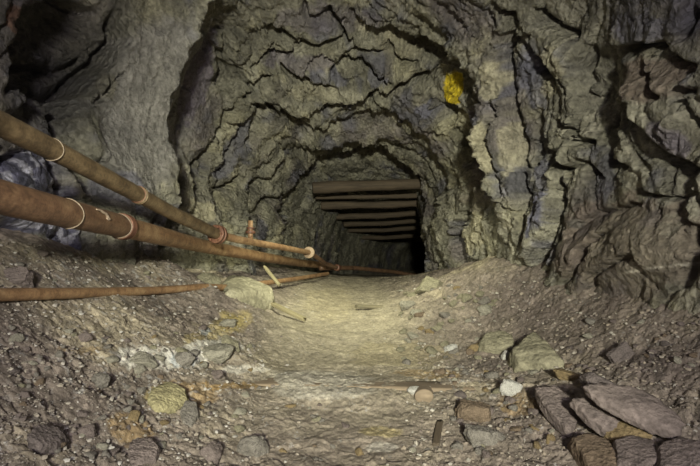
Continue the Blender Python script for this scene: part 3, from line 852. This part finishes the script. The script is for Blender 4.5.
def stone(name, px, py, wpx, hpx, mat, label, seed, depth=0.9, rot=(0, 0, 0), planes=13, flat=0.0, sink=0.25, group=None, cat='rock', Y=None):
    """px, py: foot of the stone in the frame; wpx, hpx: how wide and high it looks there."""
    y = Y or hit(px, py)
    W = wpx / F * y; H = hpx / F * y
    x = (px - CX) / F * y
    o = obj(name, stone_mesh(seed, True, planes, flat), mat)
    fz_ = flat if flat else 0.85
    o.scale = (W / 2 / .95, W / 2 * depth / .95, H / 2 / fz_ * (1 + sink))
    o.rotation_euler = [math.radians(a) for a in rot]
    o.location = (x, y + W * depth * .4, ground(x, y + W * depth * .3) + H * (0.30 - sink * .5))
    return tag(o, label, cat, group)
def shard(name, outline, mat, label, seed, thick=0.5, recline=1.0, lift=0.0, group=None, cat='rock'):
    """A broken block: the traced face at its own distance on the ground, leaning back, with real thickness behind it."""
    o_ = np.array(outline, float)
    ib = int(np.argmax(o_[:, 1])); y0 = hit(o_[ib, 0], o_[ib, 1])
    W = np.ptp(o_[:, 0]) / F * y0
    front = []
    for x, y in o_:
        yy_ = min(y0 / (1 - recline * (o_[ib, 1] - y) / F), hit(x, y) * 0.985)
        front.append(P3(x, y, yy_))
    front = np.array(front); t = thick * W
    back = front * 1.0; c = back.mean(0); back = c + (back - c) * 0.92 + np.array([0, t * .75, -t * .65])
    low = front + np.array([0, 0.25 * t, -t])
    pts = np.concatenate([front, back, low]); c = 0.5 * (front.mean(0) + back.mean(0))
    bmh = bmesh.new()
    for p in pts: bmh.verts.new(p - c)
    res = bmesh.ops.convex_hull(bmh, input=bmh.verts)
    bmh.normal_update()
    nn, hh = [], []
    for f_ in bmh.faces:
        n_ = np.array(f_.normal); d_ = float(n_ @ np.array(f_.verts[0].co))
        if d_ < 0: n_, d_ = -n_, -d_
        nn.append(n_); hh.append(d_)
    bmh.free()
    nn = np.array(nn); hh = np.array(hh); Wm = W
    dot = ICO_V @ nn.T
    rad = np.where(dot > 0.02, hh / np.maximum(dot, .02), 9.0) / Wm
    kk = 90.0; rad = np.minimum(rad, 2.0)
    mn = rad.min(1, keepdims=True)
    rr = mn[:, 0] - np.log(np.exp(-kk * (rad - mn)).sum(1)) / kk + 0.012
    V = ICO_V * rr[:, None]
    fv, _, _ = facets(V * 5 + seed, 0.8, 0.5)
    V = V * (1 + 0.07 * fbm(V * 4 + seed, 4) + 0.05 * fv + 0.035 * fbm(V * 14 + seed, 3))[:, None] * Wm
    o = obj(name, make_mesh(name, V / Wm, ICO_F, True), mat)
    o.scale = (Wm,) * 3
    o.location = c + np.array([0, 0, lift])
    return tag(o, label, cat, group)
shards = [
 ('slab_rock', [(222,287),(232,278),(246,281),(262,287),(272,292),(274,306),(262,308),(240,303),(224,297)], rockmat('pale_olive', (0.30, 0.28, 0.20)), 'large pale slab rock leaning beside the low pipe on the left', 101, .5, .8),
 ('pyramid_rock', [(511,351),(533,333),(548,346),(566,362),(540,367),(517,365)], OLIVE, 'olive pointed rock with smooth sloping face at foot of right scree', 102, .6, 1.2),
 ('boulder', [(479,343),(487,335),(500,331),(512,336),(514,345),(500,350),(485,349)], OLIVE, 'rounded boulder just left of the pointed rock on the right', 103, .6, 1.2),
 ('rock_slab', [(584,392),(602,388),(634,393),(664,407),(684,430),(680,440),(652,434),(622,418),(600,405)], PURPLE, 'longest purple-grey slab, tilted, top of the bottom right pile', 107, .10, 1.1),
 ('rock_slab', [(536,394),(556,389),(572,403),(578,426),(568,436),(552,420),(541,406)], PURPLE, 'purple slab at left end of the bottom right pile, beside the small ochre stone', 109, .28, 1.2),
 ('rock_slab', [(573,405),(592,401),(614,409),(640,427),(634,439),(606,437),(586,422)], PURPLE, 'purple-grey slab under the longest slab, middle of the pile', 110, .16, 1.0),
 ('rock_slab', [(606,428),(624,424),(650,430),(652,442),(620,446),(606,440)], OCHRE, 'ochre-faced block under the longest tilted slab', 111, .3, 0.8),
 ('rock_slab', [(616,446),(634,441),(654,446),(660,466),(640,478),(618,472)], PURPLE, 'purple-grey block at the bottom edge just below the ochre-faced block', 113, .5, 1.2),
 ('rock_slab', [(660,452),(680,443),(704,450),(712,470),(690,482),(662,474)], PURPLE, 'purple block in the bottom right corner under the long slab', 112, .5, 1.2),
 ('rock_slab', [(572,444),(588,438),(610,449),(628,470),(612,484),(588,470)], BROWN, 'pale brown slab at bottom edge, lowest left of the right pile', 135, .4, 1.4),
 ('yellow_rock', [(146,401),(153,390),(170,384),(184,390),(187,402),(178,412),(155,410)], YELLOW, 'yellow-green mineral rock left of the path', 114, .5, 1.0),
 ('boulder', [(180,414),(186,402),(196,405),(198,418),(192,428),(183,426)], GREY, 'narrow grey stone right beside the yellow-green rock', 115, .7, 1.0),
 ('boulder', [(127,455),(133,443),(150,441),(158,449),(156,464),(142,468),(130,465)], PURPLE, 'round purple-grey stone at bottom edge left of centre', 116, .6, 1.0),
 ('boulder', [(26,440),(38,428),(58,430),(64,440),(56,450),(38,448)], DARK, 'dark stone with pale front face at bottom left', 117, .5, 1.3),
]
for a in shards: shard(*a, lift=0.045 if a[0] == 'slab_rock' else 0.03 if a[0] == 'rock_slab' else 0.015)
big = [
 ('white_stone', 513, 395, 19, 15, WHITE, 'bright white angular stone below the pointed rock', 104, 0.9, (10, 20, 30), 8, 0, .1),
 ('white_stone', 414, 397, 12, 9, WHITE, 'small white stone beside the tan log stub', 105, 0.9, (0, 0, 0), 9, 0, .1),
 ('flat_rock', 573, 385, 24, 8, OCHRE, 'small flat ochre stone above the purple slabs on the right', 106, 0.8, (0, 6, -10), 9, 0.5, .1),
 ('rock_slab', 612, 402, 50, 17, DARK, 'dark slab wedged behind the longest tilted slab', 108, 0.5, (0, 26, -20), 9, 0.42, .1),
 ('boulder', 82, 432, 22, 9, PURPLE, 'small purple stone between the bottom left stones', 118, 0.8, (0, 0, 0), 10, 0, .2),
 ('boulder', 207, 462, 26, 14, PURPLE, 'purple-grey cobble at bottom edge right of round stone', 119, 0.8, (0, 0, 20), 10, 0, .3),
 ('boulder', 137, 366, 26, 10, PALEM, 'pale bluish stone on the left scree above the yellow rock', 120, 0.8, (0, 10, 0), 10, 0, .3),
 ('boulder', 207, 362, 36, 13, PALEM, 'whitish weathered rock between the yellow rock and slab rock', 121, 0.8, (0, -15, 0), 12, 0, .35),
 ('boulder', 178, 366, 28, 11, GREY, 'bluish grey rock next to the whitish weathered rock', 122, 0.8, (0, 0, 0), 12, 0, .35),
 ('boulder', 227, 350, 24, 14, OLIVE, 'olive stone below the large pale slab rock', 123, 0.8, (0, 0, 0), 12, 0, .3),
 ('boulder', 430, 293, 26, 13, OLIVE, 'rounded boulder on top of the right mound by tunnel mouth', 124, 0.8, (0, 0, 0), 11, 0, .25),
 ('boulder', 488, 315, 16, 8, PALEM, 'small pale stone lying on the right mound', 125, 0.8, (0, 0, 0), 9, 0, .15),
 ('boulder', 408, 310, 14, 8, PALEM, 'pale stone at the left foot of the right mound', 126, 0.8, (0, 0, 0), 9, 0, .15),
 ('boulder', 206, 284, 22, 12, OLIVE, 'brown-grey rock behind the low pipe near the slab rock', 127, 0.8, (0, 0, 0), 10, 0, .3),
 ('boulder', 12, 284, 34, 16, PURPLE, 'smooth purple stone behind the low pipe at left edge', 128, 0.8, (0, 0, 0), 10, 0, .2),
 ('flat_rock', 482, 422, 36, 16, BROWN, 'brown flat rock sunk in dirt below the white stone', 129, 0.8, (0, 5, 0), 10, 0.6, .4),
 ('flat_rock', 485, 448, 30, 16, GREY, 'grey flat rock with pale rim near the bottom right of centre', 130, 0.8, (0, 5, 0), 10, 0.6, .4),
 ('boulder', 453, 352, 12, 7, WHITE, 'small white stone on the slope left of rounded boulder', 131, 0.8, (0, 0, 0), 10, 0, .2),
 ('boulder', 506, 357, 9, 9, WHITE, 'tiny white stone wedged between boulder and pointed rock', 132, 0.8, (0, 0, 0), 10, 0, .1),
 ('flat_rock', 625, 362, 22, 16, DARK, 'dark narrow rock edge poking from the right scree', 133, 0.6, (0, 55, 0), 9, 0.4, .4),
 ('boulder', 250, 459, 30, 14, GREY, 'low grey cobble at the bottom edge left of the path', 134, 0.8, (0, 0, 0), 10, 0, .4),
 ('boulder', 95, 382, 22, 8, GREY, 'grey cobble on the left scree below low pipe', 145, 0.8, (0, 0, 0), 10, 0, .35),
]
for nm, px_, py_, w_, h_, m_, lab, sd, dep, rot, pl, fl2, sk in big:
    stone(nm, px_, py_, w_, h_, m_, lab, sd, dep, rot, pl, fl2, sk)

# smaller loose stones
protos = [stone_mesh(300 + i, False, 10, 0.0, 0.07) for i in range(14)]
for p in protos: p.name = 'loose_stone'
mat_words = ['purple-grey', 'grey', 'olive', 'brown', 'pale', 'ochre', 'dark']
mats = [PURPLE, GREY, OLIVE, BROWN, PALEM, OCHRE, DARK]
mesh_by = {}
def loose(px_, py_, wpx, lab, group, weights):
    y = hit(px_, py_)
    if y > 9: return
    mi = random.choices(range(len(mats)), weights)[0]; pi = random.randrange(len(protos))
    key = (mi, pi)
    if key not in mesh_by:
        me = protos[pi].copy(); me.name = 'loose_stone'; me.materials.append(mats[mi]); mesh_by[key] = me
    x = (px_ - CX) / F * y; W = wpx / F * y
    o = bpy.data.objects.new('loose_stone', mesh_by[key]); COL.objects.link(o)
    s = W / 2
    o.scale = (s * random.uniform(.8, 1.2), s * random.uniform(.7, 1.1), s * random.uniform(.5, .8))
    o.rotation_euler = (random.uniform(-.3, .3), random.uniform(-.3, .3), random.uniform(0, 6.28))
    o.location = (x, y, ground(x, y) + s * .05)
    tag(o, lab.replace('small', 'small ' + mat_words[mi]), 'stone', group)
ZONES = [
 (62, (5, 330, 130, 460), (6, 15), 'small stone half sunk in the scree at lower left', 'loose stones at lower left', (4, 4, 1, 2, 2, 1, 1)),
 (44, (130, 320, 260, 460), (6, 16), 'small stone among the yellowish rubble left of path', 'loose stones left of the path', (2, 3, 3, 2, 3, 3, 0)),
 (24, (20, 250, 220, 285), (4, 9), 'small stone on the dirt bank above the low pipe', 'loose stones on the left bank', (3, 4, 2, 1, 2, 0, 1)),
 (60, (395, 285, 500, 365), (5, 14), 'small stone heaped on the right mound', 'loose stones on the right mound', (0, 3, 8, 1, 3, 1, 0)),
 (48, (440, 370, 560, 460), (6, 16), 'small stone in the rubble below the white stone', 'loose stones right of the path', (4, 3, 1, 3, 2, 2, 1)),
 (36, (560, 320, 695, 385), (5, 11), 'small stone on the dark right scree above slabs', 'loose stones on the right scree', (5, 3, 0, 2, 2, 0, 2)),
 (14, (280, 400, 430, 460), (5, 12), 'small flat stone pressed into the path', 'loose stones on the path', (2, 4, 1, 1, 2, 1, 0)),
]
for n_, (x0, y0, x1, y1), (s0, s1), lab, grp, wt in ZONES:
    for _ in range(n_):
        sz = s0 + (s1 - s0) * random.random() ** 2
        loose(random.uniform(x0, x1), random.uniform(y0, y1), sz, lab, grp, wt)

# gravel
def gravel(n_, name, mat, region, smin, smax, seed):
    r = np.random.default_rng(seed)
    t = (1 + 5 ** .5) / 2
    bi = bmesh.new(); bmesh.ops.create_icosphere(bi, subdivisions=1, radius=1.0)
    iv = np.array([v.co[:] for v in bi.verts]); ifc = np.array([[v.index for v in f.verts] for f in bi.faces]); bi.free()
    V = []; Fc = []; o = 0
    while len(V) < n_:
        px_ = r.uniform(region[0], region[2]); py_ = r.uniform(region[1], region[3])
        if abs(px_ - 335) < 75 and r.random() < .75: continue
        y = hitlut(px_, py_)
        if y > 9: continue
        x = (px_ - CX) / F * y
        s = (smin + (smax - smin) * r.random() ** 4) * (0.5 + y / 5)
        v = iv * (1 + r.uniform(-.3, .3, (len(iv), 1))) * (s * np.array([r.uniform(.7, 1.3), r.uniform(.7, 1.3), r.uniform(.4, .9)]))
        a = r.uniform(0, 6.28); ca, sa = math.cos(a), math.sin(a)
        v = np.stack([v[:, 0] * ca - v[:, 1] * sa, v[:, 0] * sa + v[:, 1] * ca, v[:, 2]], 1)
        V.append(v + np.array([x, y, ground(x, y) + s * .2])); Fc.append(ifc + o); o += len(iv)
    me = make_mesh(name, np.concatenate(V), np.concatenate(Fc), False)
    return obj(name, me, mat)
_lut = {}
def hitlut(px_, py_):
    k = (int(px_ // 6), int(py_ // 3))
    if k not in _lut: _lut[k] = hit(k[0] * 6 + 3, k[1] * 3 + 1.5)
    return _lut[k] * (1 + random.uniform(-.01, .01))
def gmat(name, c1, c2, c3):
    def f(nt, b):
        g = N(nt, 'ShaderNodeNewGeometry')
        c = ramp(nt, g.outputs['Random Per Island'], [(0.0, c1), (0.6, c2), (0.95, c3)])
        nt.links.new(c, b.inputs['Base Color']); b.inputs['Roughness'].default_value = 0.8
    return material(name, f)
tag(gravel(4200, 'gravel', gmat('gravel_left', (.12, .10, .09), (.25, .22, .18), (.36, .345, .32)), (-10, 245, 300, 470), .003, .014, 5),
    'fine mixed gravel scattered over the left scree', 'gravel', None, 'stuff')
tag(gravel(4200, 'gravel', gmat('gravel_right', (.12, .10, .09), (.26, .22, .17), (.34, .32, .28)), (380, 275, 710, 470), .003, .014, 6),
    'fine mixed gravel scattered over the right scree', 'gravel', None, 'stuff')

# ------------------------------------------------------------------ timbers on the floor
def plank(name, L, W, H, mat, seed, nx=60, jag=0.02):
    """A weathered board: length along x, rough faces, splintered ends."""
    r = np.random.default_rng(seed)
    path = np.linspace(-L / 2, L / 2, nx); V = []; Fs = []
    prof = []
    m_ = 7
    for a, c in (((-1, -1), (1, -1)), ((1, -1), (1, 1)), ((1, 1), (-1, 1)), ((-1, 1), (-1, -1))):
        for k in range(m_):
            t = k / m_; prof.append((a[0] * (1 - t) + c[0] * t, a[1] * (1 - t) + c[1] * t))
    prof = np.array(prof); prof *= (1 - 0.06 * (np.abs(prof).min(1, keepdims=True)))
    s = len(prof); endj = r.uniform(-jag, jag, (2, s))
    for i, x in enumerate(path):
        xx = np.full(s, x) + (endj[0] if i == 0 else endj[1] if i == nx - 1 else 0)
        V.append(np.stack([xx, prof[:, 0] * W / 2, prof[:, 1] * H / 2], 1))
    V = np.concatenate(V)
    V[:, 1:] *= (1 + 0.10 * fbm(V * np.array([3, 18, 18]) + seed, 3))[:, None]
    V[:, 2] += 0.08 * H * fbm(V * np.array([2.0, 40, 0]) + seed, 3)
    for i in range(nx - 1):
        for k in range(s):
            k2 = (k + 1) % s
            Fs.append((i * s + k, i * s + k2, (i + 1) * s + k2, (i + 1) * s + k))
    Fs.append(tuple(range(s - 1, -1, -1))); Fs.append(tuple(range((nx - 1) * s, nx * s)))
    return poly_mesh(name, V, Fs)
def put(o, x, y, z, rot):
    o.location = (x, y, z); o.rotation_euler = [math.radians(a) for a in rot]; return o
y_ = 3.16
o = obj('railway_sleeper', plank('railway_sleeper', 1.78, 0.20, 0.12, M_TAN, 1), M_TAN)
put(o, -0.06, y_, float(floor_h(0, 3.4)) - 0.036, (0, 1.1, -1.0))
tag(o, 'reddish tan timber sleeper lying across the path, its middle buried in dirt', 'sleeper')
y_ = hit(372, 309); o = obj('short_plank', plank('short_plank', .40, .09, .035, M_GREYW, 2), M_GREYW)
put(o, (372 - CX) / F * y_, y_, ground((372 - CX) / F * y_, y_) + .022, (4, 3, 8)); tag(o, 'short grey plank lying at right side of path near the tunnel', 'plank')
y_ = hit(425, 404); x_ = (425 - CX) / F * y_
v, f = tube(np.stack([np.linspace(-.01, .02, 14), np.linspace(-.06, .07, 14), np.linspace(.002, -.01, 14)], 1), .056, 22, 0.012, rfun=lambda t: .93 if t in (0.0, 1.0) else 1.0)
o = obj('log_stub', poly_mesh('log_stub', v, f), M_TAN)
put(o, x_, y_ + .07, ground(x_, y_) + .026, (0, 0, 6)); o.scale = (1.1, 1, .85); tag(o, 'small tan cut log stub with round end on the path beside the sleeper', 'log')
y_ = hit(440, 440); o = obj('wood_stick', plank('wood_stick', .24, .035, .03, M_GREYW, 4, 30), M_BEAM)
put(o, (440 - CX) / F * y_, y_ + .06, ground((440 - CX) / F * y_, y_ + .05) + .015, (0, -8, 74)); tag(o, 'dark brown stick lying lengthwise at lower right of path', 'stick')
o = obj('broken_board', plank('broken_board', .26, .055, .02, M_YELW, 5, 30), M_YELW)
A_ = np.array(P3(272, 276, 5.2)); put(o, *A_, (20, 52, 10)); tag(o, 'short pale broken board leaning on the low pipe', 'board')
o = obj('broken_board', plank('broken_board', .42, .07, .03, M_YELW, 6, 30), M_YELW)
y_ = 4.9; A_ = np.array(P3(288, 293, y_)); A_[2] = ground(A_[0], y_) + .06; put(o, *A_, (0, 20, -25)); tag(o, 'longer yellowish board lying beside the large slab rock', 'board')
